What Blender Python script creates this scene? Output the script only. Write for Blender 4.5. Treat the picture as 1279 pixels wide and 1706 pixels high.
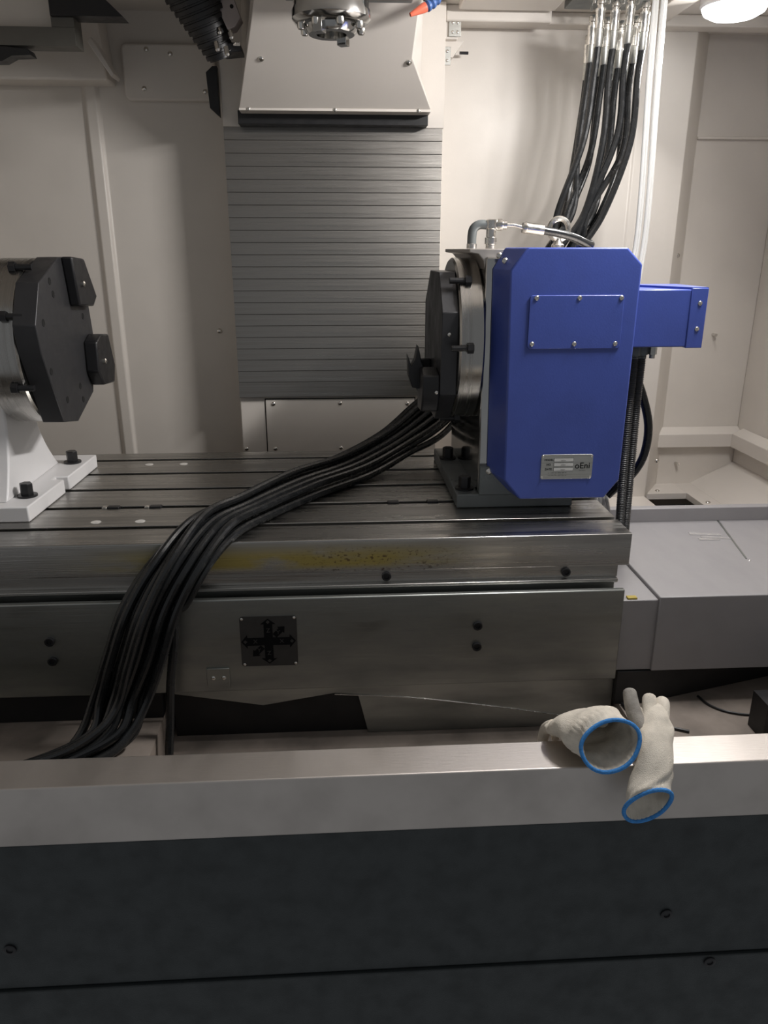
import bpy, bmesh, math, random
from mathutils import Vector, Matrix
random.seed(7)
for o in list(bpy.data.objects):
    bpy.data.objects.remove(o, do_unlink=True)
S = bpy.context.scene
COL = S.collection

# ------------------------------------------------------------------ camera, world, light, exposure
cam_d = bpy.data.cameras.new('camera')
cam_d.sensor_fit = 'VERTICAL'; cam_d.sensor_height = 36.0
cam_d.lens = 36.0 * 1280 / 1706
cam_d.clip_start = 0.02
cam = bpy.data.objects.new('camera', cam_d); COL.objects.link(cam)
cam.location = (0, 0, 1.44)
cam.rotation_euler = (math.pi / 2 - math.atan(438 / 1280), 0, -math.radians(3.4))
S.camera = cam

W = bpy.data.worlds.new('workshop'); S.world = W; W.use_nodes = True
W.node_tree.nodes['Background'].inputs[0].default_value = (0.95, 0.97, 1.0, 1)
W.node_tree.nodes['Background'].inputs[1].default_value = 0.21

S.view_settings.view_transform = 'Standard'
S.view_settings.look = 'None'
S.view_settings.gamma = 1.0
S.view_settings.use_curve_mapping = False
S.view_settings.exposure = 0.0
LAMP_REAR = 6.0      # W, round work lamp in the rear right ceiling corner
LAMP_FRONT = 17.0    # W, tube lamp on the front of the ceiling

# ------------------------------------------------------------------ materials
def nd(nt, t, **k):
    n = nt.nodes.new(t)
    for a, v in k.items(): setattr(n, a, v)
    return n
def mat(name, col, rough=.5, metal=0., noise=None, bump=None, col2=None, aniso=None, coat=0., spec=.5):
    """noise=(scale xyz, amount on roughness, amount on colour); bump=(scale xyz, strength)"""
    m = bpy.data.materials.new(name); m.use_nodes = True
    nt = m.node_tree; b = nt.nodes['Principled BSDF']
    b.inputs['Base Color'].default_value = (*col, 1)
    b.inputs['Roughness'].default_value = rough
    b.inputs['Metallic'].default_value = metal
    b.inputs['Coat Weight'].default_value = coat
    b.inputs['Specular IOR Level'].default_value = spec
    tc = nd(nt, 'ShaderNodeTexCoord')
    if noise:
        mp = nd(nt, 'ShaderNodeMapping'); mp.inputs['Scale'].default_value = noise[0]
        nt.links.new(tc.outputs['Object'], mp.inputs[0])
        nz = nd(nt, 'ShaderNodeTexNoise'); nz.inputs['Scale'].default_value = 1; nz.inputs['Detail'].default_value = 6
        nt.links.new(mp.outputs[0], nz.inputs['Vector'])
        mr = nd(nt, 'ShaderNodeMapRange')
        mr.inputs['From Min'].default_value = .3; mr.inputs['From Max'].default_value = .7
        mr.inputs['To Min'].default_value = max(.02, rough - noise[1]); mr.inputs['To Max'].default_value = min(1, rough + noise[1])
        nt.links.new(nz.outputs['Fac'], mr.inputs['Value']); nt.links.new(mr.outputs[0], b.inputs['Roughness'])
        if noise[2]:
            mx = nd(nt, 'ShaderNodeMix', data_type='RGBA')
            c2 = col2 or tuple(max(0, c * (1 - noise[2])) for c in col)
            mx.inputs['A'].default_value = (*col, 1); mx.inputs['B'].default_value = (*c2, 1)
            ramp = nd(nt, 'ShaderNodeMapRange')
            ramp.inputs['From Min'].default_value = .42; ramp.inputs['From Max'].default_value = .7
            nt.links.new(nz.outputs['Fac'], ramp.inputs['Value']); nt.links.new(ramp.outputs[0], mx.inputs['Factor'])
            nt.links.new(mx.outputs['Result'], b.inputs['Base Color'])
    if bump:
        mp = nd(nt, 'ShaderNodeMapping'); mp.inputs['Scale'].default_value = bump[0]
        nt.links.new(tc.outputs['Object'], mp.inputs[0])
        nz = nd(nt, 'ShaderNodeTexNoise'); nz.inputs['Scale'].default_value = 1; nz.inputs['Detail'].default_value = 3
        nt.links.new(mp.outputs[0], nz.inputs['Vector'])
        bp = nd(nt, 'ShaderNodeBump'); bp.inputs['Strength'].default_value = bump[1]; bp.inputs['Distance'].default_value = .002
        nt.links.new(nz.outputs['Fac'], bp.inputs['Height']); nt.links.new(bp.outputs[0], b.inputs['Normal'])
    return m

M = {}
M['cream'] = mat('cream_paint', (.70, .655, .60), .42, noise=((6, 6, 6), .06, .05), bump=((300, 300, 300), .06))
M['cream_gloss'] = mat('cream_gloss_paint', (.68, .635, .585), .33, noise=((5, 5, 5), .05, .04))
M['white'] = mat('white_paint', (.80, .79, .79), .38, noise=((8, 8, 8), .06, .03), bump=((120, 120, 120), .08))
M['blue'] = mat('blue_paint', (.054, .088, .36), .36, noise=((14, 14, 14), .05, .10), bump=((350, 350, 350), .08), coat=.1)
M['steel'] = mat('ground_steel', (.47, .46, .44), .30, 1, noise=((3, 60, 60), .10, .25), bump=((6, 500, 500), .10))
M['steel_disc'] = mat('turned_steel', (.42, .41, .39), .26, 1, noise=((160, 3, 3), .08, .2), bump=((900, 3, 3), .02))
M['stainless'] = mat('brushed_stainless', (.33, .315, .295), .34, 1, noise=((2, 40, 120), .09, .2), bump=((3, 60, 900), .22))
M['sheet'] = mat('stainless_sheet', (.60, .56, .525), .48, 1, noise=((9, 3, 9), .09, .14), bump=((30, 500, 30), .10))
M['cover_grey'] = mat('grey_cover_sheet', (.30, .29, .295), .40, .0, noise=((9, 3, 9), .09, .10), bump=((30, 400, 30), .08))
M['sheet_dark'] = mat('oiled_steel_sheet', (.36, .375, .36), .42, 1, noise=((5, 5, 20), .10, .30), bump=((8, 300, 300), .10))
M['castgrey'] = mat('grey_cast_paint', (.15, .165, .165), .34, .15, noise=((20, 20, 20), .08, .1))
M['polished'] = mat('polished_steel', (.52, .52, .51), .12, 1, noise=((10, 10, 10), .05, .12), bump=((40, 40, 40), .05))
M['black'] = mat('black_oxide', (.022, .022, .024), .36, .25, noise=((30, 30, 30), .10, .2), bump=((200, 200, 200), .08))
M['plate_black'] = mat('black_fixture_plate', (.040, .040, .043), .42, .2, noise=((18, 18, 18), .12, .2), bump=((150, 30, 150), .10))
M['rubber'] = mat('black_rubber', (.010, .010, .011), .45, noise=((40, 40, 40), .1, 0))
M['chrome'] = mat('zinc_plate', (.72, .70, .66), .22, 1, noise=((90, 90, 90), .10, .1))
M['dark_panel'] = mat('dark_textured_panel', (.030, .037, .039), .50, noise=((25, 25, 25), .10, .25), bump=((500, 500, 500), .35))
M['dark_bed'] = mat('black_machine_bed', (.012, .012, .013), .55, noise=((15, 15, 15), .1, .2))
M['hole'] = mat('dark_hole', (.004, .004, .004), .8)
M['pan'] = mat('dusty_pan', (.30, .255, .22), .65, noise=((9, 9, 9), .1, .45), bump=((60, 60, 60), .15))
M['tube'] = mat('clear_white_tube', (.80, .80, .78), .16, noise=((30, 30, 30), .05, .05))
M['tube'].node_tree.nodes['Principled BSDF'].inputs['Transmission Weight'].default_value = .25
M['coolant_blue'] = mat('blue_plastic', (.06, .13, .34), .35, noise=((60, 60, 60), .05, .1))
M['orange'] = mat('orange_plastic', (.75, .16, .09), .35, noise=((60, 60, 60), .05, .1))
M['cotton'] = mat('cotton_knit', (.78, .72, .62), .9, noise=((45, 45, 45), .05, .22), bump=((700, 700, 700), .5), spec=.2)
M['cotton_grey'] = mat('soiled_cotton', (.36, .34, .31), .9, noise=((60, 60, 60), .05, .35), bump=((700, 700, 700), .5), spec=.2)
M['blue_rim'] = mat('blue_elastic', (.05, .28, .72), .75, noise=((300, 300, 300), .05, .3), bump=((900, 900, 900), .5))
M['plaque'] = mat('brushed_aluminium', (.50, .50, .47), .38, .9, noise=((4, 300, 300), .08, .15))
M['plaque_dark'] = mat('dark_plaque', (.060, .058, .056), .45, .4, noise=((40, 40, 40), .08, .2))
M['ink'] = mat('black_ink', (.005, .005, .006), .8, noise=((40, 40, 40), .05, 0), spec=.12)
M['ink_grey'] = mat('grey_ink', (.06, .065, .06), .5, noise=((40, 40, 40), .05, 0))
M['paper'] = mat('pale_field', (.62, .62, .60), .5, noise=((40, 40, 40), .05, .05))
M['tape'] = mat('clear_tape', (.75, .74, .74), .12, .6, noise=((60, 60, 60), .06, .1), bump=((120, 30, 30), .5))
M['yellow'] = mat('yellow_grease', (.45, .34, .06), .4, noise=((60, 60, 60), .06, .3))
M['plug'] = mat('bright_plug', (.75, .73, .69), .5, .3, noise=((120, 120, 120), .1, .2))

def emit(name, col, s):
    m = bpy.data.materials.new(name); m.use_nodes = True
    b = m.node_tree.nodes['Principled BSDF']
    b.inputs['Base Color'].default_value = (*col, 1)
    b.inputs['Emission Color'].default_value = (*col, 1); b.inputs['Emission Strength'].default_value = s
    return m
M['lamp'] = emit('lamp_lens', (1, 1, 1), 9)

def hose_mat(name, stripe):
    """rubber hose; the printed lengthwise line and the white print dashes follow the UV (u round, v metres)"""
    m = mat(name, (.010, .011, .012), .26, noise=((60, 60, 60), .06, 0), spec=.55)
    nt = m.node_tree; b = nt.nodes['Principled BSDF']
    uv = nd(nt, 'ShaderNodeUVMap'); sp = nd(nt, 'ShaderNodeSeparateXYZ'); nt.links.new(uv.outputs[0], sp.inputs[0])
    def band(c, w):
        s = nd(nt, 'ShaderNodeMath', operation='SUBTRACT'); s.inputs[1].default_value = c; nt.links.new(sp.outputs['X'], s.inputs[0])
        a = nd(nt, 'ShaderNodeMath', operation='ABSOLUTE'); nt.links.new(s.outputs[0], a.inputs[0])
        l = nd(nt, 'ShaderNodeMath', operation='LESS_THAN'); l.inputs[1].default_value = w; nt.links.new(a.outputs[0], l.inputs[0])
        return l
    ln = band(.30, .035); dash = band(.62, .045)
    mp = nd(nt, 'ShaderNodeCombineXYZ')
    mu = nd(nt, 'ShaderNodeMath', operation='MULTIPLY'); mu.inputs[1].default_value = 320; nt.links.new(sp.outputs['Y'], mu.inputs[0])
    nt.links.new(mu.outputs[0], mp.inputs['X'])
    nz = nd(nt, 'ShaderNodeTexNoise'); nz.inputs['Scale'].default_value = 1; nz.inputs['Detail'].default_value = 2
    nt.links.new(mp.outputs[0], nz.inputs['Vector'])
    g = nd(nt, 'ShaderNodeMath', operation='GREATER_THAN'); g.inputs[1].default_value = .56; nt.links.new(nz.outputs['Fac'], g.inputs[0])
    # printed words come in short runs with long blanks between
    c3 = nd(nt, 'ShaderNodeCombineXYZ'); mv = nd(nt, 'ShaderNodeMath', operation='MULTIPLY'); mv.inputs[1].default_value = 7
    nt.links.new(sp.outputs['Y'], mv.inputs[0]); nt.links.new(mv.outputs[0], c3.inputs['Y'])
    nw = nd(nt, 'ShaderNodeTexNoise'); nw.inputs['Scale'].default_value = 1; nw.inputs['Detail'].default_value = 0; nt.links.new(c3.outputs[0], nw.inputs['Vector'])
    gw = nd(nt, 'ShaderNodeMath', operation='GREATER_THAN'); gw.inputs[1].default_value = .60; nt.links.new(nw.outputs['Fac'], gw.inputs[0])
    m0 = nd(nt, 'ShaderNodeMath', operation='MULTIPLY'); nt.links.new(g.outputs[0], m0.inputs[0]); nt.links.new(gw.outputs[0], m0.inputs[1])
    mm = nd(nt, 'ShaderNodeMath', operation='MULTIPLY'); nt.links.new(m0.outputs[0], mm.inputs[0]); nt.links.new(dash.outputs[0], mm.inputs[1])
    m1 = nd(nt, 'ShaderNodeMix', data_type='RGBA'); m1.inputs['A'].default_value = (.010, .011, .012, 1); m1.inputs['B'].default_value = (*stripe, 1)
    nt.links.new(ln.outputs[0], m1.inputs['Factor'])
    m2 = nd(nt, 'ShaderNodeMix', data_type='RGBA'); m2.inputs['B'].default_value = (.45, .46, .44, 1)
    nt.links.new(m1.outputs['Result'], m2.inputs['A']); nt.links.new(mm.outputs[0], m2.inputs['Factor'])
    nt.links.new(m2.outputs['Result'], b.inputs['Base Color'])
    return m
M['hose'] = hose_mat('black_hose', (.012, .013, .014))
M['hose_green'] = hose_mat('black_hose_green_line', (.08, .34, .08))

def stained_steel():
    """table edge: ground steel with an old yellow oil film and rust specks"""
    m = mat('oil_stained_steel', (.44, .43, .41), .30, 1, noise=((3, 60, 60), .10, .25), bump=((6, 500, 500), .10))
    nt = m.node_tree; b = nt.nodes['Principled BSDF']
    src = b.inputs['Base Color'].links[0].from_socket
    g = nd(nt, 'ShaderNodeNewGeometry'); sp = nd(nt, 'ShaderNodeSeparateXYZ'); nt.links.new(g.outputs['Position'], sp.inputs[0])
    def rng(sock, a, c, inv=False):
        r = nd(nt, 'ShaderNodeMapRange', interpolation_type='SMOOTHSTEP'); r.inputs['From Min'].default_value = a; r.inputs['From Max'].default_value = c
        if inv: r.inputs['To Min'].default_value = 1; r.inputs['To Max'].default_value = 0
        nt.links.new(sock, r.inputs['Value']); return r.outputs[0]
    def mul(a, c):
        k = nd(nt, 'ShaderNodeMath', operation='MULTIPLY'); nt.links.new(a, k.inputs[0])
        if isinstance(c, float): k.inputs[1].default_value = c
        else: nt.links.new(c, k.inputs[1])
        return k.outputs[0]
    def noise(scale, det=5):
        mp = nd(nt, 'ShaderNodeMapping'); mp.inputs['Scale'].default_value = scale; nt.links.new(g.outputs['Position'], mp.inputs[0])
        n = nd(nt, 'ShaderNodeTexNoise'); n.inputs['Scale'].default_value = 1; n.inputs['Detail'].default_value = det; nt.links.new(mp.outputs[0], n.inputs['Vector'])
        return n.outputs['Fac']
    film = mul(mul(rng(sp.outputs['X'], -.62, -.28), rng(sp.outputs['X'], .05, .36, True)), mul(rng(sp.outputs['Z'], .832, .850), rng(sp.outputs['Z'], .862, .902, True)))
    film = mul(film, rng(noise((9, 9, 26), 8), .24, .52))
    front = mul(film, rng(sp.outputs['Y'], 1.418, 1.421, True))
    mx = nd(nt, 'ShaderNodeMix', data_type='RGBA'); mx.inputs['B'].default_value = (.36, .28, .065, 1)
    nt.links.new(src, mx.inputs['A']); nt.links.new(mul(front, .95), mx.inputs['Factor'])
    speck = mul(mul(rng(noise((140, 140, 200)), .56, .66), rng(sp.outputs['X'], -.15, .02)), mul(rng(sp.outputs['X'], .12, .30, True), rng(sp.outputs['Z'], .895, .86)))
    speck = mul(speck, rng(sp.outputs['Y'], 1.418, 1.421, True))
    m2 = nd(nt, 'ShaderNodeMix', data_type='RGBA'); m2.inputs['B'].default_value = (.07, .035, .02, 1)
    nt.links.new(mx.outputs['Result'], m2.inputs['A']); nt.links.new(mul(speck, .8), m2.inputs['Factor'])
    nt.links.new(m2.outputs['Result'], b.inputs['Base Color'])
    # the film is a dull coat over the metal
    me = nd(nt, 'ShaderNodeMapRange'); me.inputs['To Min'].default_value = 1; me.inputs['To Max'].default_value = .30
    nt.links.new(front, me.inputs['Value']); nt.links.new(me.outputs[0], b.inputs['Metallic'])
    return m
M['stained'] = stained_steel()

# ------------------------------------------------------------------ mesh helpers
class MB:
    def __init__(s): s.v = []; s.f = []; s.uv = None
    def add(s, v, f):
        n = len(s.v); s.v += [Vector(p) for p in v]; s.f += [[i + n for i in q] for q in f]; return s
    def box(s, x0, x1, y0, y1, z0, z1):
        return s.add([(x0, y0, z0), (x1, y0, z0), (x1, y1, z0), (x0, y1, z0), (x0, y0, z1), (x1, y0, z1), (x1, y1, z1), (x0, y1, z1)],
                     [(0, 3, 2, 1), (4, 5, 6, 7), (0, 1, 5, 4), (1, 2, 6, 5), (2, 3, 7, 6), (3, 0, 4, 7)])
    def prism(s, poly, ax, a, b):
        """extrude a 2-D outline along ax: 'x' -> poly is (y,z), 'y' -> (x,z), 'z' -> (x,y)"""
        def p3(p, t): return {'x': (t, p[0], p[1]), 'y': (p[0], t, p[1]), 'z': (p[0], p[1], t)}[ax]
        n = len(poly)
        return s.add([p3(p, a) for p in poly] + [p3(p, b) for p in poly],
                     [list(range(n))[::-1], list(range(n, 2 * n))] + [(i, (i + 1) % n, n + (i + 1) % n, n + i) for i in range(n)])
    def loft(s, rings, cap0=True, cap1=True):
        n = len(rings[0]); v = [p for r in rings for p in r]; f = []
        for k in range(len(rings) - 1):
            for i in range(n):
                j = (i + 1) % n
                f.append((k * n + i, k * n + j, (k + 1) * n + j, (k + 1) * n + i))
        if cap0: f.append(list(range(n))[::-1])
        if cap1: f.append(list(range((len(rings) - 1) * n, len(rings) * n)))
        return s.add(v, f)
    def lathe(s, prof, org, axis, seg=24, cap0=True, cap1=True):
        """prof: (distance along axis, radius)"""
        a = Vector(axis).normalized(); u = a.orthogonal().normalized(); w = a.cross(u); org = Vector(org)
        rings = [[org + a * t + (u * math.cos(6.283185 * i / seg) + w * math.sin(6.283185 * i / seg)) * r for i in range(seg)] for t, r in prof]
        return s.loft(rings, cap0, cap1)
    def cyl(s, p0, p1, r, r1=None, seg=20):
        p0 = Vector(p0); p1 = Vector(p1)
        return s.lathe([(0, r), ((p1 - p0).length, r if r1 is None else r1)], p0, p1 - p0, seg)
    def tube(s, pts, r, seg=10, uv=False, rf=None, caps=True):
        rings = []; L = 0; uvs = []
        t0 = (pts[1] - pts[0]).normalized(); u = t0.orthogonal().normalized()
        for k, p in enumerate(pts):
            t = (pts[min(k + 1, len(pts) - 1)] - pts[max(k - 1, 0)]).normalized()
            u = (u - t * u.dot(t)).normalized(); w = t.cross(u)
            rr = rf(k) if rf else r
            rings.append([p + (u * math.cos(6.283185 * i / seg) + w * math.sin(6.283185 * i / seg)) * rr for i in range(seg)])
            if k: L += (p - pts[k - 1]).length
            uvs.append(L)
        if uv: s.uv = (seg, uvs)
        return s.loft(rings, caps, caps)
    def build(s, name, m, parent=None, org=None, bevel=0, seg=2, smooth=35, solid=0, subsurf=0):
        pw = WL.get(parent, Vector((0, 0, 0))) if parent else Vector((0, 0, 0))
        o0 = Vector(org) if org is not None else pw
        me = bpy.data.meshes.new(name)
        me.from_pydata([tuple(p - o0) for p in s.v], [], s.f); 
        bm = bmesh.new(); bm.from_mesh(me); bmesh.ops.recalc_face_normals(bm, faces=bm.faces)
        if s.uv:
            sg, ul = s.uv; lay = bm.loops.layers.uv.new('uv')
            bm.verts.index_update()
            for f in bm.faces:
                idx = [l.vert.index % sg for l in f.loops]
                wrap = (0 in idx) and (sg - 1 in idx) and len(idx) == 4
                for l in f.loops:
                    i = l.vert.index % sg; k = min(l.vert.index // sg, len(ul) - 1)
                    l[lay].uv = ((1.0 if (wrap and i == 0) else i / sg), ul[k])
        bm.to_mesh(me); bm.free()
        me.materials.append(M[m] if isinstance(m, str) else m)
        for p in me.polygons: p.use_smooth = True
        me.set_sharp_from_angle(angle=math.radians(smooth))
        o = bpy.data.objects.new(name, me); COL.objects.link(o)
        if parent: o.parent = parent
        o.location = o0 - pw; WL[o] = o0
        if bevel:
            b = o.modifiers.new('bevel', 'BEVEL'); b.width = bevel; b.segments = seg; b.limit_method = 'ANGLE'; b.angle_limit = math.radians(35)
        if solid:
            b = o.modifiers.new('solid', 'SOLIDIFY'); b.thickness = solid; b.offset = -1
        if subsurf:
            b = o.modifiers.new('sub', 'SUBSURF'); b.levels = subsurf; b.render_levels = subsurf
        return o
WL = {}
def thing(name, label, cat, loc, group=None):
    o = bpy.data.objects.new(name, None); COL.objects.link(o); o.location = loc; o.empty_display_size = .05
    WL[o] = Vector(loc); tag(o, label, cat, group); return o
def tag(o, label=None, cat=None, group=None, kind=None):
    if label: o['label'] = label
    if cat: o['category'] = cat
    if group: o['group'] = group
    if kind: o['kind'] = kind
    return o
def struct(o, label=None): return tag(o, label, None, None, 'structure')
def inst(name, src, loc, rot=(0, 0, 0), parent=None, scale=1):
    o = bpy.data.objects.new(name, src.data if hasattr(src, 'data') else src); COL.objects.link(o)
    pw = WL.get(parent, Vector((0, 0, 0))) if parent else Vector((0, 0, 0))
    if parent: o.parent = parent
    o.location = Vector(loc) - pw; o.rotation_euler = rot; o.scale = (scale,) * 3
    WL[o] = Vector(loc); return o
def proto(mb, name, m, **k):
    """mesh datablock only, for shared small pieces"""
    o = mb.build(name, m, **k); me = o.data
    if o.modifiers:
        dg = bpy.context.evaluated_depsgraph_get(); dg.update()
        me = bpy.data.meshes.new_from_object(o.evaluated_get(dg)); me.name = name
    bpy.data.objects.remove(o, do_unlink=True); return me
def crom(P, n=12):
    P = [Vector(p) for p in P]; Q = [P[0] * 2 - P[1]] + P + [P[-1] * 2 - P[-2]]; out = []
    for i in range(1, len(Q) - 2):
        a, b, c, d = Q[i - 1:i + 3]
        for k in range(n):
            t = k / n
            out.append(.5 * ((2 * b) + (c - a) * t + (2 * a - 5 * b + 4 * c - d) * t * t + (3 * b - a - 3 * c + d) * t ** 3))
    out.append(P[-1]); return out
def text_mesh(txt, size, m, loc, parent, name, rot=(math.pi / 2, 0, 0), depth=.0003, align='CENTER'):
    cu = bpy.data.curves.new(name, 'FONT'); cu.body = txt; cu.size = size; cu.extrude = depth; cu.align_x = align; cu.align_y = 'CENTER'
    t = bpy.data.objects.new(name, cu); COL.objects.link(t)
    dg = bpy.context.evaluated_depsgraph_get(); dg.update()
    me = bpy.data.meshes.new_from_object(t.evaluated_get(dg)); me.materials.clear(); me.materials.append(M[m])
    bpy.data.objects.remove(t, do_unlink=True)
    return inst(name, me, loc, rot, parent)
def rrect(x0, x1, z0, z1, r, n=5):
    out = []
    for cx, cz, a0 in ((x1 - r, z1 - r, 0), (x0 + r, z1 - r, 90), (x0 + r, z0 + r, 180), (x1 - r, z0 + r, 270)):
        for k in range(n + 1):
            a = math.radians(a0 + 90 * k / n); out.append((cx + r * math.cos(a), cz + r * math.sin(a)))
    return out

# shared small pieces: local +z points out of the surface
def hex_socket(r, h):
    mb = MB().lathe([(0, r), (h * .85, r), (h, r * .88), (h, r * .55), (h * .45, r * .5)], (0, 0, 0), (0, 0, 1), 18)
    return mb
SCREW = proto(MB().lathe([(0, .0052), (.0012, .0050), (.0026, .0036), (.0032, .0012)], (0, 0, 0), (0, 0, 1), 14), 'screw', 'chrome')
SOCKET = proto(hex_socket(.0095, .006), 'bolt', 'black')
DARKSCREW = proto(hex_socket(.009, .003), 'screw', 'black')
FRONT = (math.pi / 2, 0, 0)          # piece faces the operator (-y)

# ------------------------------------------------------------------ the setting: enclosure
def rib(name, pts_xy, z0, z1, m='cream'):
    return MB().prism(pts_xy, 'z', z0, z1).build(name, m, bevel=.002)
# back wall, one folded sheet: left part, crease, right part, slanted strip, recess
wall_out = [(-1.5, 2.50), (-.712, 2.50), (-.700, 2.488), (-.672, 2.488), (-.664, 2.50), (.90, 2.50), (.905, 2.496), (.93, 2.496), (.935, 2.50), (1.062, 2.50),
            (1.16, 2.65), (1.44, 2.65), (1.44, 2.72), (-1.5, 2.72)]
w = MB().prism(wall_out, 'z', .30, 2.10).build('wall_back', 'cream', bevel=.003); struct(w, 'cream sheet metal back wall of the machine enclosure')
w = MB().box(1.44, 1.50, .6, 2.72, .0, 2.10).build('wall_right', 'cream', bevel=.003); struct(w, 'cream right wall of the machine enclosure')
w = MB().box(-1.56, -1.50, .6, 2.72, .0, 2.10).build('wall_left', 'cream', bevel=.003); struct(w, 'cream left wall of the machine enclosure')
# ceiling
w = MB().box(-1.56, 1.50, 1.0, 2.72, 2.065, 2.13).build('ceiling', 'cream'); struct(w, 'cream enclosure roof')
for i, (x0, x1, y0, y1, z0) in enumerate(((.31, 1.44, 2.44, 2.50, 2.035), (.86, .93, 1.0, 2.44, 2.035), (.34, .60, 2.20, 2.36, 2.045), (.31, .60, 2.385, 2.425, 2.025))):
    w = MB().box(x0, x1, y0, y1, z0, 2.065).build('trim_%d' % (i + 1), 'cream', bevel=.004); struct(w)
# crosswise seam in the recess wall, and its ledges
w = MB().box(1.16, 1.44, 2.640, 2.65, 1.772, 1.78).build('trim_5', 'cream', bevel=.002); struct(w)
led = [(2.65, .767), (2.612, .767), (2.612, .815), (2.65, .835)]
w = MB().prism(led, 'x', 1.13, 1.44).build('trim_6', 'cream_gloss', bevel=.002); struct(w, 'cream ledge along the recessed back wall')
w = MB().prism([(1.44, .767), (1.402, .767), (1.402, .815), (1.44, .835)], 'y', 1.2, 2.612).build('trim_7', 'cream_gloss', bevel=.002); struct(w, 'cream ledge along the right wall')
# chip pans
pan = MB()
pan.add([(1.44, 1.2, .703), (1.44, 2.65, .703), (1.29, 2.65, .622), (1.29, 1.2, .622), (1.44, 1.2, .68), (1.44, 2.65, .68), (1.29, 2.65, .60), (1.29, 1.2, .60)],
        [(0, 1, 2, 3), (4, 7, 6, 5), (0, 3, 7, 4), (1, 5, 6, 2), (0, 4, 5, 1), (2, 6, 7, 3)])
w = pan.build('trim_8', 'cream_gloss'); struct(w, 'sloping cream chip pan in the rear right corner')
fl = MB().box(1.225, 1.29, 1.2, 2.65, .60, .622).box(.62, 1.225, 2.53, 2.65, .60, .622).box(.62, 1.06, 2.30, 2.53, .60, .622)
w = fl.build('trim_9', 'cream_gloss', bevel=.001); struct(w, 'flat cream edge of the chip pan round its dark outlet')
w = MB().box(1.06, 1.225, 2.30, 2.53, .56, .58).build('trim_10', 'dark_bed'); struct(w, 'dark chip outlet in the pan')
for k, p in enumerate(((1.13, 2.56, .622), (1.25, 2.42, .622))):
    inst('screw', SCREW, p, parent=w, scale=1.6)
for k, (x, z) in enumerate(((1.30, 1.16), (1.225, .70))):
    c = MB().cyl((x, 2.65, z), (x, 2.625, z), .005).build('stud', 'chrome', bpy.data.objects['wall_back'])
for (x, z) in ((-.37, 1.196), (.52, 1.235), (1.12, .73), (1.107, 1.42)):
    inst('screw', SCREW, (x, 2.4985 if x < 1.06 else 2.57, z), FRONT, bpy.data.objects['wall_back'], 1.5)
# pan under the table
w = MB().box(-1.5, 1.44, .98, 2.72, .42, .45).build('floor', 'pan'); struct(w, 'dusty brown chip pan floor under the machine table')
w = MB().box(.822, 1.25, 1.245, 1.30, .5205, .60).build('trim_11', 'dark_bed'); struct(w, 'dark guide bracket on the right of the pan')
w = MB().box(.585, 1.44, 1.024, 1.50, .45, .52).build('trim_13', 'pan'); struct(w, 'dusty brown pan step at the right')
w = MB().box(-1.5, -.375, 1.024, 1.44, .45, .52).build('trim_14', 'pan'); struct(w, 'dusty brown pan step at the left')
# cable lines on the pan
cb = MB().tube(crom([(.765, 1.405, .523), (.775, 1.368, .523), (.805, 1.340, .523), (.858, 1.327, .523), (.93, 1.335, .523)]), .0025, 8).build('floor_cable', 'rubber')
tag(cb, 'thin black cable curving on the brown pan below the right cover', 'cable')
cb = MB().tube(crom([(.590, 1.385, .5235), (.596, 1.345, .5235), (.61, 1.327, .5235), (.648, 1.300, .5235), (.69, 1.278, .5235)]), .0032, 8).build('floor_cable', 'rubber')
tag(cb, 'black cable lying on the pan just behind the gloves', 'cable')

# ------------------------------------------------------------------ operator side: sill and dark apron
sill = MB().box(-1.4, 1.3, .952, 1.022, .597, .70).build('trim_12', 'sheet', bevel=.003, seg=3); struct(sill, 'stainless door sill across the front')
fp = MB().box(-1.4, 1.3, .956, .99, .312, .596).build('wall_front', 'dark_panel', bevel=.003); struct(fp, 'dark textured front panel below the sill')
fl2 = MB().box(-1.4, 1.3, .952, .99, -.02, .309).build('lower_panel', 'dark_panel', fp, bevel=.002)
for (x, z, y) in ((.523, .402, .956), (.609, .297, .952), (-.533, .396, .956)):
    inst('screw', DARKSCREW, (x, y, z), FRONT, fp, 1.1)

# ------------------------------------------------------------------ bed, saddle and covers
bed = thing('machine_bed', 'black cast machine bed under the table', 'machine bed', (0, 1.7, .45))
MB().box(-1.4, .575, 1.50, 2.1, .45, .775).build('bed_body', 'dark_bed', bed)
MB().prism([(.575, 1.388), (.635, 1.388), (.96, 1.478), (1.25, 1.49), (1.25, 1.80), (.575, 1.80)], 'z', .521, .598).build('bed_wing', 'dark_bed', bed)
MB().box(-1.4, -.375, 1.395, 1.50, .521, .60).build('apron_shade_box', 'dark_bed', bed)  # black box added as the shade under the left of the apron

apron = thing('front_apron', 'oily grey steel apron on the table front with arrow plate', 'apron', (-.1, 1.38, .50))
ap = MB().box(-1.35, .566, 1.375, 1.388, .590, .794).build('apron_plate', 'sheet_dark', apron, bevel=.0025)
low = MB().add([], [])
low.prism([(-.36, .57), (-.17, .535), (-.02, .559), (.136, .543), (.33, .512), (.53, .474), (.575, .470), (.575, .60), (-.36, .60)], 'y', 1.405, 1.4175)
low.build('lower_plate', 'sheet_dark', apron, bevel=.001)
MB().tube(crom([(-.02, 1.404, .557), (.136, 1.404, .543), (.33, 1.404, .512), (.53, 1.404, .474)]), .0014, 8).build('plate_edge', 'chrome', apron)
MB().box(-.36, .575, 1.43, 1.47, .45, .60).build('back_plate', 'dark_bed', apron)
MB().prism([(.02, .585), (.05, .4505), (.575, .4505), (.575, .585)], 'y', 1.418, 1.4295).build('guard_sheet', 'sheet_dark', apron, bevel=.001)
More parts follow.
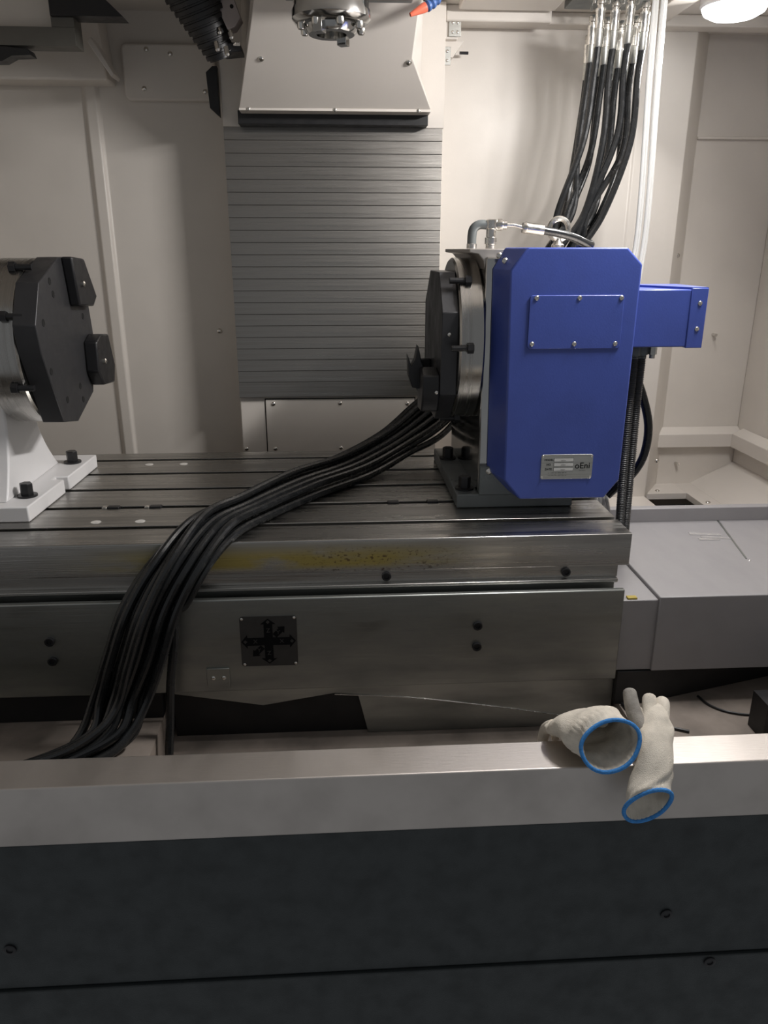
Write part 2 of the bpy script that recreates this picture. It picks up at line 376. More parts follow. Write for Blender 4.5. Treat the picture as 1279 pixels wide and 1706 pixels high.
for (x, z) in ((-.572, .715), (-.572, .672), (.27, .724), (.27, .677)):
    inst('bolt', SOCKET, (x, 1.375, z), FRONT, apron, 1.0)
bk = MB().box(-.275, -.229, 1.371, 1.375, .600, .645).build('bracket', 'sheet_dark', apron, bevel=.001)
for x in (-.262, -.241): inst('screw', SCREW, (x, 1.371, .624), FRONT, bk, .9)

# arrow plate
pl = MB().prism(rrect(-.2035, -.0915, .647, .757, .006), 'y', 1.3735, 1.375).build('arrow_plate', 'plaque_dark', apron)
pl['label'] = 'square dark plate with crossed axis arrows'
ax0, az0 = -.148, .702
arr = MB()
def arrow(dx, dz, L, wd, hd, base=0):
    n = (-dz, dx)
    def q(a, b): return (ax0 + dx * a + n[0] * b, az0 + dz * a + n[1] * b)
    arr.prism([q(base, -wd), q(L - hd, -wd), q(L - hd, -wd * 1.75), q(L, 0), q(L - hd, wd * 1.75), q(L - hd, wd), q(base, wd)], 'y', 1.3728, 1.3735)
s2 = .70711
for d in ((0, 1), (0, -1), (1, 0), (-1, 0)): arrow(d[0], d[1], .050 if d[0] == 0 else .054, .0085, .012, .0085)
for d in ((s2, s2), (-s2, -s2)): arrow(d[0], d[1], .046, .0055, .011, .0175)
arr.box(ax0 - .0085, ax0 + .0085, 1.3728, 1.3735, az0 - .0085, az0 + .0085)
arr.build('arrow_print', 'ink', pl)
for t, dx, dz in (('Z', 0, .024), ('Z', 0, -.026), ('X', -.026, 0), ('X', .026, 0), ('Y', .0195, .0195), ('Y', -.0195, -.0195)):
    text_mesh(t, .012, 'plaque_dark', (ax0 + dx, 1.3726, az0 + dz), pl, 'letter')
for d in ((0, .043), (0, -.043), (.046, 0), (-.046, 0)):
    MB().prism([(ax0 + d[0] + .004 * math.cos(a), az0 + d[1] + .004 * math.sin(a)) for a in [k * math.pi / 2 for k in range(4)]], 'y', 1.3724, 1.3728).build('arrow_mark', 'plaque_dark', pl)
for (x, z) in ((-.199, .752), (-.096, .753), (-.198, .6515), (-.096, .6515)): inst('rivet', SCREW, (x, 1.3735, z), FRONT, pl, .6)

# right telescopic way cover
cov = thing('way_cover', 'flat grey stainless way cover at the right end of the table', 'way cover', (.95, 1.6, .6))
MB().box(.570, .648, 1.392, 1.84, .60, .762).build('cover_segment', 'cover_grey', cov, bevel=.002)
c2 = MB().box(.645, 1.40, 1.386, 1.835, .60, .770).build('cover_segment', 'cover_grey', cov, bevel=.002)
MB().box(.60, 1.43, 1.835, 1.86, .60, .806).build('rear_lip', 'cover_grey', cov, bevel=.002)
MB().prism([(.978, 1.834), (.983, 1.834), (.925, 1.575), (.921, 1.575)], 'z', .7698, .7712).build('sheet_seam', 'sheet_dark', cov)
inst('rivet', SCREW, (.925, 1.565, .770), parent=cov, scale=.6)
tp = MB().add([], [])
for (x, y, a, L, wd) in ((.90, 1.735, -.20, .075, .009), (.915, 1.71, -.25, .07, .006), (.895, 1.70, -.12, .05, .007)):
    ca, sa = math.cos(a), math.sin(a)
    tp.prism([(x + ca * u - sa * v, y + sa * u + ca * v) for u, v in ((-L / 2, -wd), (L / 2, -wd * .4), (L / 2, wd * .7), (-L / 2, wd))], 'z', .7702, .7716)
tp.build('tape_patch', 'tape', cov)
MB().box(.582, .602, 1.395, 1.408, .762, .766).build('grease_spot', 'yellow', cov, bevel=.001)
MB().box(.560, .566, 1.42, 1.60, .79, .80).build('wiper', 'chrome', cov, bevel=.001)

# ------------------------------------------------------------------ machine table
tab = thing('machine_table', 'long ground steel machine table with five T-slots', 'machine table', (-.35, 1.77, .78))
prof = [(1.412, .832), (1.412, .8985), (1.4135, .90)]
for ys in (1.507, 1.640, 1.775, 1.911, 2.046):
    prof += [(ys - .009, .90), (ys - .009, .876), (ys - .016, .876), (ys - .016, .862), (ys + .016, .862), (ys + .016, .876), (ys + .009, .876), (ys + .009, .90)]
prof += [(2.12, .90), (2.12, .832)]
MB().prism(prof, 'x', -1.35, .583).build('table_top', 'stained', tab, bevel=.0012)
MB().box(-1.35, .562, 1.4155, 2.10, .806, .832).build('table_skirt', 'steel', tab, bevel=.001)
MB().box(-1.35, .560, 1.402, 2.08, .799, .8065).build('skirt_ledge', 'steel', tab, bevel=.0015)
MB().box(-1.35, .556, 1.412, 2.06, .778, .799).build('groove', 'sheet_dark', tab)
for x in (-.389, .089, .454): inst('bolt', SOCKET, (x, 1.4155, .819), FRONT, tab, 1.0)
PLUG = proto(MB().lathe([(0, .0105), (.0006, .0105), (.0008, .0095)], (0, 0, 0), (0, 0, 1), 20), 'plug', 'plug')
RING = proto(MB().lathe([(0, .0118), (.0006, .0118), (.0006, .0095), (.0002, .0095)], (0, 0, 0), (0, 0, 1), 20, True, True), 'plug', 'steel')
for (x, y) in ((-.504, 2.000), (-.414, 2.000), (-.511, 1.545), (-.42, 1.545)): inst('plug', PLUG, (x, y, .9), parent=tab)
for (x, y) in ((.212, 1.540), (.121, 1.545)): inst('plug', RING, (x, y, .9), parent=tab)
for (x, ch) in ((.118, 0), (.207, 0), (-.50, 1), (-.408, 1)):
    MB().box(x - .013, x + .013, 1.632, 1.648, .885, .9035).build('slot_nut', 'black', tab, bevel=.0015)
    if ch: MB().box(x - .024, x - .0135, 1.633, 1.647, .887, .9028).build('slot_nut', 'chrome', tab, bevel=.0015)

# ------------------------------------------------------------------ hex head bolts shared by tailstock and rotary table
STUD = proto(MB().lathe([(0, .021), (.004, .021), (.004, .019)], (0, 0, 0), (0, 0, 1), 24).lathe([(.004, .0135), (.028, .0135), (.030, .012)], (0, 0, 0), (0, 0, 1), 6), 'bolt', 'black', smooth=25)
PIN = proto(MB().lathe([(0, .0045), (.004, .0045), (.0055, .002)], (0, 0, 0), (0, 0, 1), 12), 'pin', 'chrome')
AY, AZ, AR = 1.742, 1.250, .1725     # common rotation axis (along x) and disc radius
TBOLT = proto(MB().cyl((0, 0, -.02), (0, 0, .016), .0062, seg=12).lathe([(.012, .011), (.024, .011), (.025, .0095)], (0, 0, 0), (0, 0, 1), 6), 'bolt', 'black', smooth=25)
HOLE = proto(MB().lathe([(0, .0075), (.0006, .0075), (.0006, .0055), (.0002, .005)], (0, 0, 0), (0, 0, 1), 14), 'hole', 'hole')

def disc(root, x0, x1, face):
    """turned disc on the axis; face = +1 if its working face looks to +x"""
    p = [(0, AR - .004), (.004, AR), (x1 - x0 - .004, AR), (x1 - x0, AR - .004)]
    d = MB().lathe(p, (x0, AY, AZ), (1, 0, 0), 96).build('faceplate', 'steel_disc', root)
    return d

# ------------------------------------------------------------------ tailstock (left)
ts = thing('tailstock', 'white cast tailstock with steel disc and black fixture plate', 'tailstock', (-.80, 1.77, .90))
basep = [(-1.05, 1.552), (-.648, 1.552), (-.640, 1.755), (-.668, 1.755), (-.668, 1.778), (-.638, 1.778), (-.632, 1.982), (-1.05, 1.982)]
MB().prism(basep, 'z', .9005, .934).build('base', 'white', ts, bevel=.003)
body = []
n = 14
for k in range(n + 1):                      # flared pedestal outline in (y,z)
    t = k / n; body.append((AY - .075 - .085 * (1 - t) ** 2.2, .934 + t * .20))
for k in range(19):
    a = math.radians(205 - 230 * k / 18); body.append((AY + .120 * math.cos(a), AZ + .120 * math.sin(a)))
for k in range(n + 1):
    t = 1 - k / n; body.append((AY + .075 + .085 * (1 - t) ** 2.2, .934 + t * .20))
rings = []
def ped(dx_top, x): return [(x, y, z) for y, z in body]
rings = [ped(0, -1.0), ped(0, -.705)]
# the front of the pedestal leans out towards the base
def lean(z): return max(0, 1 - (z - .934) / .20) ** 2 * .012
MB().loft([[(-1.0, y, z) for y, z in body], [(-.712 + lean(z), y, z) for y, z in body]]).build('body', 'white', ts, bevel=.004, smooth=40)
disc(ts, -.700, -.628, 1)
MB().lathe([(0, .11), (.013, .11)], (-.713, AY, AZ), (1, 0, 0), 48).build('hub', 'steel_disc', ts)
PL = [(1.74, 1.424), (1.61, 1.378), (1.562, 1.30), (1.572, 1.245), (1.645, 1.092), (1.735, 1.075), (1.865, 1.118), (1.918, 1.24), (1.893, 1.40), (1.80, 1.424)]
fxl = MB().prism(PL, 'x', -.628, -.583).build('fixture_plate', 'plate_black', ts, bevel=.002)
def jaw(p, x0, x1, parent, pin=None):
    j = MB().prism(p, 'x', x0, x1).build('jaw', 'black', parent, bevel=.004)
    if pin: inst('pin', PIN, pin, (0, math.pi / 2, 0), j, 1.5)
    return j
jaw([(1.755, 1.425), (1.84, 1.420), (1.905, 1.335), (1.872, 1.315), (1.775, 1.322)], -.583, -.560, fxl, (-.560, 1.80, 1.368))
jaw([(1.835, 1.238), (1.872, 1.252), (1.935, 1.246), (1.965, 1.168), (1.945, 1.128), (1.86, 1.135), (1.83, 1.17)], -.583, -.553, fxl, (-.553, 1.868, 1.19))
for (y, z) in ((1.67, 1.378), (1.681, 1.352), (1.605, 1.301), (1.611, 1.204), (1.683, 1.133), (1.776, 1.147), (1.785, 1.115), (1.854, 1.294)):
    inst('hole', HOLE, (-.583, y, z), (0, math.pi / 2, 0), fxl)
for a in (-22, 30, 200 - 360 + 118):
    pass
for ang in (158, 205, 118):
    y = AY + (AR + .004) * math.cos(math.radians(ang)); z = AZ + (AR + .004) * math.sin(math.radians(ang))
    inst('bolt', TBOLT, (-.630, y, z), (0, -math.pi / 2, 0), ts)
for (x, y) in ((-.668, 1.905), (-.676, 1.628)): inst('bolt', STUD, (x, y, .934), (0, 0, .3), ts)

# ------------------------------------------------------------------ rotary table (right)
rt = thing('rotary_table', 'blue and steel rotary table with black fixture plate and motor box', 'rotary table', (.42, 1.78, .90))
MB().box(.254, .512, 1.590, 2.005, .9005, .932).build('base', 'castgrey', rt, bevel=.003)
MB().box(.300, .56, 1.600, 2.005, .932, 1.425).build('body', 'polished', rt, bevel=.004)
MB().prism([(.302, .932), (.402, .932), (.385, .945), (.330, .995), (.302, .995)], 'y', 1.585, 1.600).build('foot_web', 'castgrey', rt, bevel=.001)
MB().prism([(.268, 1.4405), (.56, 1.4405), (.56, 1.40), (.30, 1.40), (.297, 1.418), (.286, 1.430), (.268, 1.433)], 'y', 1.615, 1.98).build('top_plate', 'sheet', rt, bevel=.002)
fr = [(.367, 1.443), (.560, 1.443), (.592, 1.412), (.589, .977), (.560, .938), (.379, .938), (.344, .981), (.335, 1.402)]
bkr = [(.335, 1.443), (.575, 1.443), (.606, 1.412), (.604, .977), (.574, .938), (.366, .938), (.318, .988), (.3125, 1.402)]
case = MB().loft([[(x, 1.53, z) for x, z in fr], [(x, 1.598, z) for x, z in bkr], [(x, 1.80, z) for x, z in [(max(x, .564), z) if 0 else (max(x, .5605) if False else x, z) for x, z in bkr]]][:2])
case = case.build('casing', 'blue', rt, bevel=.003, seg=3, smooth=30)
MB().prism([(.562, .94), (.604, .977), (.606, 1.412), (.575, 1.443), (.562, 1.443)], 'y', 1.599, 1.96).build('side_cover', 'blue', rt, bevel=.002)
cp = MB().prism(rrect(.375, .562, 1.252, 1.355, .006), 'y', 1.5268, 1.530).build('cover_plate', 'blue', rt, bevel=.001)
for x in (.388, .473, .556):
    for z in (1.350, 1.262): inst('screw', SCREW, (x - (.004 if z < 1.3 else 0), 1.5268, z), FRONT, cp, .9)
arm = MB().box(.592, .705, 1.545, 1.70, 1.252, 1.364).build('motor_box', 'blue', rt, bevel=.002)
cap = MB().box(.703, .737, 1.542, 1.703, 1.250, 1.367).build('end_cap', 'blue', arm, bevel=.0015)
for z in (1.338, 1.288): inst('screw', SCREW, (.722, 1.542, z), FRONT, cap, .9)
MB().prism([(.615, 1.70), (.705, 1.545), (.737, 1.545), (.737, 1.70)], 'z', 1.364, 1.3685).build('top_flange', 'blue', arm)
for (x, z) in ((.318, 1.428), (.330, 1.418)): inst('screw', SCREW, (x, 1.563, z), FRONT, case, 1.2)
inst('screw', SCREW, (.322, 1.585, .985), FRONT, rt, 1.4)
disc(rt, .2475, .300, -1)
PR = [(1.66, 1.395), (1.81, 1.395), (1.90, 1.325), (1.90, 1.16), (1.83, 1.085), (1.68, 1.082), (1.60, 1.15), (1.592, 1.318)]
fxr = MB().prism(PR, 'x', .2125, .2475).build('fixture_plate', 'plate_black', rt, bevel=.002)
jaw([(1.60, 1.19), (1.66, 1.20), (1.70, 1.16), (1.69, 1.105), (1.62, 1.11), (1.60, 1.14)], .175, .2125, fxr)
j2 = MB().prism([(.150, 1.225), (.158, 1.20), (.166, 1.215), (.172, 1.245), (.180, 1.21), (.190, 1.19), (.190, 1.150), (.160, 1.155), (.152, 1.18)], 'y', 1.66, 1.70).build('jaw', 'black', fxr, bevel=.002)
jaw([(1.76, 1.205), (1.84, 1.19), (1.84, 1.13), (1.76, 1.13)], .180, .2125, fxr, None)
inst('pin', PIN, (.228, 1.593, 1.275), FRONT, fxr, .8)
inst('pin', PIN, (.205, 1.60, 1.155), FRONT, fxr, .8)
for ang in (133, 180, 262):
    y = AY + (AR + .004) * math.cos(math.radians(ang)); z = AZ + (AR + .004) * math.sin(math.radians(ang))
    inst('bolt', TBOLT, (.250, y, z), (0, math.pi / 2, 0), rt)
for (x, y) in ((.276, 1.895), (.277, 1.632)): inst('bolt', STUD, (x, y, .932), (0, 0, .1), rt)
# name plate
nm = MB().prism(rrect(.4195, .529, .982, 1.035, .004), 'y', 1.5285, 1.530).build('name_plate', 'plaque', rt, bevel=.0004)
nm['label'] = 'small aluminium name plate with worn print'
for (x, z) in ((.423, 1.0315), (.5255, 1.0315), (.423, .9855), (.5255, .9855)): inst('rivet', SCREW, (x, 1.5285, z), FRONT, nm, .5)
for k, z in enumerate((1.0235, 1.0135, 1.0035)):
    MB().box(.446, .488, 1.5279, 1.5285, z - .0040, z + .0040).build('print_field', 'ink_grey', nm)
    MB().box(.4466, .4874, 1.5276, 1.528, z - .0033, z + .0033).build('print_field', 'paper', nm)
    text_mesh(('MODEL', 'NO', 'DATE')[k], .0058, 'ink', (.4355, 1.5280, z), nm, 'print')
    text_mesh('-----', .006, 'ink_grey', (.466, 1.5274, z), nm, 'print')
text_mesh('oEni', .0185, 'ink', (.5075, 1.5280, 1.010), nm, 'logo')
text_mesh('--- ------', .0042, 'ink_grey', (.5075, 1.5280, 1.0005), nm, 'print')
for z in (.9965, .9915): text_mesh('- - --- --- ---- --- --', .0055, 'ink', (.455, 1.5280, z - .0005), nm, 'print')
# eye bolt
eb = MB().tube([Vector((.492 + .0215 * math.cos(a), 1.78, 1.482 + .0215 * math.sin(a))) for a in [6.283185 * k / 32 for k in range(33)]], .0062, 10, caps=False)
eb.lathe([(0, .014), (.008, .014), (.014, .009), (.022, .0075)], (.492, 1.78, 1.4405), (0, 0, 1), 20).build('eye_bolt', 'chrome', rt)
# fittings on top
ft = thing('pipe_fitting', 'zinc elbow and tee pipe fitting standing on the rotary table', 'pipe fitting', (.30, 1.70, 1.4405))
MB().tube(crom([(.286, 1.70, 1.441), (.286, 1.70, 1.466), (.289, 1.70, 1.480), (.300, 1.70, 1.488), (.318, 1.70, 1.488)], 6), .0095, 14).build('elbow', 'castgrey', ft)
MB().lathe([(0, .0105), (.009, .0105), (.010, .0095)], (.286, 1.70, 1.441), (0, 0, 1), 18).build('collar', 'chrome', ft)
MB().lathe([(0, .010), (.008, .010), (.009, .0125), (.022, .0125), (.023, .010), (.038, .010), (.040, .0135), (.056, .0135), (.058, .009)], (.326, 1.70, 1.441), (0, 0, 1), 18).build('tee', 'chrome', ft)
MB().lathe([(0, .010), (.004, .012), (.012, .012), (.014, .009), (.022, .009)], (.336, 1.70, 1.488), (1, 0, 0), 18).build('nipple', 'chrome', ft)
# feed hose from the tee
fh = thing('feed_hose', 'short black hose curving from the tee over the blue casing', 'hose', (.36, 1.70, 1.488))
MB().tube(crom([(.358, 1.70, 1.488), (.375, 1.70, 1.487), (.395, 1.70, 1.482)], 6), .0045, 12).build('pipe', 'chrome', fh)
MB().lathe([(0, .0105), (.004, .0125), (.008, .0125), (.009, .0115), (.045, .0115), (.046, .0105)], (.392, 1.70, 1.483), (1, 0, -.12), 20).build('ferrule', 'chrome', fh)
MB().tube(crom([(.436, 1.70, 1.4775), (.47, 1.705, 1.472), (.51, 1.715, 1.4625), (.545, 1.73, 1.4495), (.560, 1.76, 1.4505), (.575, 1.84, 1.452), (.59, 1.97, 1.435), (.60, 2.06, 1.33)]), .0085, 12, uv=True).build('hose', 'hose', fh)

# conduits on the right of the casing
for k, (dx, dy) in enumerate(((0, 0), (.0185, .008))):
    cn = thing('ribbed_conduit', ('ribbed grey conduit against the blue casing, left of the pair', 'ribbed grey conduit hanging below the motor box, right of the pair')[k], 'conduit', (.622 + dx, 1.60 + dy, 1.25))
    path = crom([(.622 + dx, 1.60 + dy, 1.235), (.622 + dx, 1.60 + dy, 1.12), (.624 + dx, 1.60 + dy, .98), (.627 + dx * .9, 1.597 + dy, .86), (.629 + dx * .8, 1.595 + dy, .7705)], 60)
    MB().tube(path, .009, 14, rf=lambda q: .0088 + (.0014 if q % 2 else -.0006)).build('conduit', 'ribbed_grey' if 'ribbed_grey' in M else M.setdefault('ribbed_grey', mat('ribbed_grey_metal', (.10, .10, .10), .42, .4, noise=((40, 40, 40), .08, .15))), cn)
    MB().lathe([(0, .011), (.006, .0135), (.022, .0135), (.024, .010), (.030, .010)], (.622 + dx, 1.60 + dy, 1.252), (0, 0, -1), 6).build('nut', 'castgrey', cn)
MB().cyl((.662, 1.605, 1.230), (.662, 1.605, 1.2515), .009, seg=6).cyl((.662, 1.605, 1.222), (.662, 1.605, 1.230), .006, seg=12).build('gland', 'plaque', rt)
lh = MB().tube(crom([(.640, 1.66, 1.20), (.672, 1.66, 1.135), (.694, 1.66, 1.065), (.692, 1.66, 1.00), (.672, 1.66, .955), (.640, 1.66, .925), (.615, 1.66, .90)]), .0095, 12, uv=True).build('loop_hose', 'hose')
tag(lh, 'black hose bowing out in a loop behind the ribbed conduits', 'hose')

# ------------------------------------------------------------------ column, vertical way cover, head
colm = thing('machine_column', 'cream machine column with bolted access panel behind the table', 'column', (0, 2.45, .45))
MB().box(-.302, .305, 2.362, 2.50, .46, 2.06).build('column_body', 'cream', colm, bevel=.003)
apn = MB().box(-.2235, .2345, 2.357, 2.362, .80, 1.003).build('access_panel', 'cream', colm, bevel=.001)
MB().box(-.2265, .2375, 2.3605, 2.362, .80, 1.006).build('panel_seam', 'hole', colm)
for (x, z) in ((-.20, .990), (.005, .990), (.213, .986), (-.20, .848), (.005, .848), (-.30 + .01, .848)):
    inst('screw', SCREW, (x, 2.357 if abs(x) < .24 else 2.362, z), FRONT, apn, 1.3)

wc = thing('slatted_way_cover', 'tall brushed stainless slatted cover on the column front', 'way cover', (0, 2.35, 1.01))
zt = 1.757; zb = 1.058; N = 21; ph = (zt - zb) / N
def slat_mesh(h, w2, m):
    # overlapping strip: its lower edge stands proud of the next one
    pr = [(0, 0), (-.0050, .0), (-.0058, .0012), (-.0030, h), (.003, h), (.003, 0)]
    return proto(MB().prism([(y, z) for y, z in pr], 'x', -w2, w2), 'slat', m)
SL = slat_mesh(ph + .002, .301, 'stainless')
for k in range(N): inst('slat', SL, (.001, 2.353, zt - (k + 1) * ph), (0, 0, 0), wc)
inst('slat', slat_mesh(zb - 1.012 + .001, .301, 'stainless'), (.001, 2.352, 1.012), (0, 0, 0), wc)

hd = thing('headstock', 'cream spindle head cover above the slatted cover', 'spindle head', (0, 2.1, 1.79))
# side cheeks beside the black strip
MB().box(-.300, -.20, 2.346, 2.362, 1.757, 2.06).build('side_strip', 'cream', hd, bevel=.001)
MB().box(.20, .305, 2.346, 2.362, 1.757, 2.06).build('side_strip', 'cream', hd, bevel=.001)
MB().box(-.254, .256, 2.300, 2.362, 1.757, 1.790).build('wiper_strip', 'rubber', hd, bevel=.001)
hf = [(-.2445, 2.25, 1.784), (.2575, 2.25, 1.790), (.193, 2.140, 1.873), (.199, 2.0, 1.976), (.199, 1.985, 1.99), (-.160, 1.985, 1.985), (-.162, 2.0, 1.970)]
hbk = [(x, 2.345, z) for x, _, z in hf]
hbk[4] = (.199, 2.34, 2.06); hbk[5] = (-.160, 2.34, 2.06)
H = MB()
H.add([(-.2445, 2.25, 1.787), (.2575, 2.25, 1.789), (.196, 2.130, 1.882), (.204, 1.96, 2.012), (-.156, 1.96, 2.010),
       (-.2445, 2.345, 1.787), (.2575, 2.345, 1.789), (.240, 2.345, 1.882), (.240, 2.345, 2.06), (-.235, 2.345, 2.06),
       (.204, 1.96, 2.06), (-.156, 1.96, 2.06)],
      [(0, 1, 2, 3, 4), (0, 5, 6, 1), (1, 6, 7, 2), (2, 7, 8, 10, 3), (3, 10, 11, 4), (4, 11, 9, 5, 0), (10, 8, 9, 11), (5, 9, 8, 7, 6)])
H.build('head_cover', 'cream_gloss', hd, bevel=.002)
MB().box(-.2445, .2575, 2.249, 2.345, 1.782, 1.7885).build('cover_lip', 'cream_gloss', hd, bevel=.001)
for x in (-.22, .005, .225): inst('screw', SCREW, (x, 2.249, 1.7852), FRONT, hd, 1.0)
sl = math.atan2(2.25 - 1.96, 2.011 - 1.788)
for (x, t) in ((-.172, .40), (.188, .385)):
    inst('screw', SCREW, (x, 2.25 - .29 * t, 1.788 + .223 * t), (math.pi / 2 + sl, 0, 0), hd, 1.5)

sp = thing('spindle', 'chromed spindle nose pointing down in front of the head', 'spindle', (0, 1.77, 1.85))
MB().lathe([(.23, .075), (.050, .075), (.044, .0785), (.030, .0785), (.022, .072), (.018, .062)], (0, 1.77, 1.842), (0, 0, 1), 64).build('nose', 'polished', sp)
MB().lathe([(.026, .058), (.008, .050), (.004, .046), (.004, .030), (.05, .026)], (0, 1.77, 1.842), (0, 0, 1), 48, True, True).build('taper_ring', 'polished', sp)
for k in range(8):
    a = 6.283185 * (k + .35) / 8
    MB().lathe([(0, .008), (.010, .008), (.013, .006), (.013, .0035), (.006, .003)], (.062 * math.cos(a), 1.77 + .062 * math.sin(a), 1.864), (0, 0, -1), 14).build('cap_screw', 'chrome', sp)
for a in (math.radians(65), math.radians(245)):
    c, s_ = math.cos(a), math.sin(a)
    MB().prism([(.046 * c - .010 * s_, 1.77 + .046 * s_ + .010 * c), (.066 * c - .010 * s_, 1.77 + .066 * s_ + .010 * c), (.066 * c + .010 * s_, 1.77 + .066 * s_ - .010 * c), (.046 * c + .010 * s_, 1.77 + .046 * s_ - .010 * c)], 'z', 1.838, 1.866).build('drive_key', 'polished', sp, bevel=.001)
MB().box(-.10, .18, 1.80, 1.97, 1.955, 2.06).build('nose_carrier', 'castgrey', sp, bevel=.003)

cl = thing('coolant_nozzle', 'segmented blue coolant hose with orange tip beside the head', 'coolant nozzle', (.26, 2.0, 2.05))
pth = crom([(.262, 2.0, 2.06), (.258, 2.0, 2.015), (.248, 1.995, 1.985), (.228, 1.985, 1.962), (.205, 1.975, 1.948)], 12)
seg_pts = []
for k in range(0, len(pth) - 4, 5):
    d = (pth[k + 4] - pth[k])
    MB().lathe([(0, .0075), (.002, .0115), (.008, .012), (.011, .0085), (d.length * 1.25, .0075)], pth[k], d, 16).build('segment', 'coolant_blue', cl)
e = pth[-4]; d = Vector((-.030, -.006, -.015))
MB().lathe([(0, .0105), (.006, .0105), (.040, .0045), (.041, .003)], e, d, 18).build('tip', 'orange', cl)

# door bracket with hinges right of the head
db = thing('hinged_bracket', 'cream hinged bracket high on the wall beside the head', 'bracket', (.34, 2.45, 1.95))
MB().box(.306, .345, 2.40, 2.50, 1.985, 2.06).build('bracket_block', 'cream', db, bevel=.002)
MB().prism([(.306, 1.985), (.306, 1.945), (.335, 1.945), (.365, 1.985)], 'y', 2.42, 2.498).build('bracket_gusset', 'cream', db, bevel=.001)
MB().cyl((.36, 2.46, 1.965), (.385, 2.46, 1.965), .004, seg=10).build('latch_pin', 'black', db)
for (x, y, z) in ((.336, 2.398, 2.012), (.304, 2.358, 1.935)):
    hg = MB().box(x - .017, x + .017, y - .004, y, z - .022, z + .022).build('hinge', 'plaque', db, bevel=.001)
    for dx in (-.006, .007):
        for dz in (-.011, .011): inst('screw', SCREW, (x + dx, y - .004, z + dz), FRONT, hg, .75)

# ------------------------------------------------------------------ tool changer and magazine cover (upper left)
mg = thing('magazine_cover', 'cream tool magazine cover box in the upper left corner', 'magazine cover', (-1.0, 2.4, 1.85))
MB().prism([(-1.50, 1.875), (-.612, 1.875), (-.625, 2.06), (-1.50, 2.06)], 'y', 2.40, 2.498).build('cover_body', 'cream', mg, bevel=.006, seg=3)
MB().prism([(-.640, 1.955), (-.585, 1.872), (-.578, 1.880), (-.628, 1.965)], 'y', 2.34, 2.41).build('cover_flange', 'cream_gloss', mg, bevel=.002)
wp = MB().prism(rrect(-.585, -.330, 1.838, 1.98, .015), 'y', 2.47, 2.498).build('raised_panel', 'cream', bevel=.006, seg=3)
wp.data.name = 'raised_panel'; tag(wp, 'raised cream panel with four screws left of the column', 'panel')
for (x, z) in ((-.53, 1.868), (-.36, 1.862), (-.515, 2.02 - .055), (-.45, 1.955)): inst('screw', SCREW, (x, 2.47, z), FRONT, wp, 1.3)
gb = thing('magazine_door_frame', 'stepped grey and black door frame hanging in the upper left corner', 'door frame', (-.75, 2.2, 1.9))
MB().box(-1.2, -.618, 2.17, 2.23, 1.906, 1.946).build('frame_bar', M.setdefault('frame_grey', mat('frame_grey', (.12, .115, .10), .5, noise=((20, 20, 20), .05, .1))), gb, bevel=.001)
MB().box(-.672, -.618, 2.17, 2.23, 1.946, 2.06).build('frame_post', 'frame_grey', gb, bevel=.001)
MB().prism([(-.668, 1.966), (-.497, 1.966), (-.540, 2.006), (-.668, 2.006)], 'y', 2.155, 2.215).build('rubber_edge', 'rubber', gb, bevel=.001)
MB().prism([(-1.2, 1.870), (-.80, 1.872), (-.775, 1.884), (-.73, 1.886), (-.735, 1.899), (-.79, 1.904), (-1.2, 1.904)], 'y', 2.17, 2.215).build('rubber_foot', 'rubber', gb, bevel=.001)
MB().box(-1.2, -.675, 2.20, 2.26, 1.95, 2.06).build('door_panel', 'cream', gb, bevel=.001)

tc = thing('tool_changer_arm', 'black ribbed tool changer gripper hanging left of the spindle', 'tool changer', (-.32, 2.15, 2.05))
a0 = Vector((-.335, 2.10, 2.055)); a1 = Vector((-.272, 2.16, 1.885)); axd = (a1 - a0); LL = axd.length
pr = []; t = 0; r = .085
while t < LL:
    pr += [(t, r), (t + .009, r), (t + .010, r - .006), (t + .014, r - .006)]; t += .015; r -= .0042
MB().lathe(pr, a0, axd, 22).build('ribbed_body', 'rubber', tc, smooth=20)
for (dx, dz) in ((-.022, .02), (-.015, .055), (.0, .01), (.012, .045)):
    p = a1 + Vector((dx + .02, -.052, dz)); MB().lathe([(0, .006), (.018, .006), (.022, .003)], p, (.2, -.3, -1), 10).build('finger_pin', 'chrome', tc)
MB().prism([(-.305, 2.06), (-.250, 2.06), (-.212, 1.955), (-.228, 1.935), (-.245, 1.93)], 'y', 2.10, 2.15).build('arm_bar', M.setdefault('arm_grey', mat('arm_grey', (.34, .30, .29), .4, .3, noise=((20, 20, 20), .05, .1))), tc, bevel=.002)
MB().prism([(-.262, 2.045), (-.238, 2.045), (-.228, 1.995), (-.246, 1.995)], 'y', 2.096, 2.10).build('arm_slot', 'hole', tc)
inst('hole', HOLE, (-.232, 2.10, 1.977), FRONT, tc, .6)
MB().prism([(-.285, 1.905), (-.222, 1.912), (-.216, 1.892), (-.262, 1.888)], 'y', 2.13, 2.20).build('arm_tip', 'black', tc, bevel=.002)
MB().box(-.236, -.220, 2.126, 2.130, 1.902, 1.909).build('tip_key', 'chrome', tc)
gs = MB().prism([(-.336, 1.885), (-.318, 1.900), (-.306, 1.900), (-.306, 1.778), (-.331, 1.80)], 'y', 2.335, 2.362)
gs = gs.build('guard_strip', 'rubber', bevel=.001); tag(gs, 'black rubber guard strip on the left edge of the column', 'guard strip')

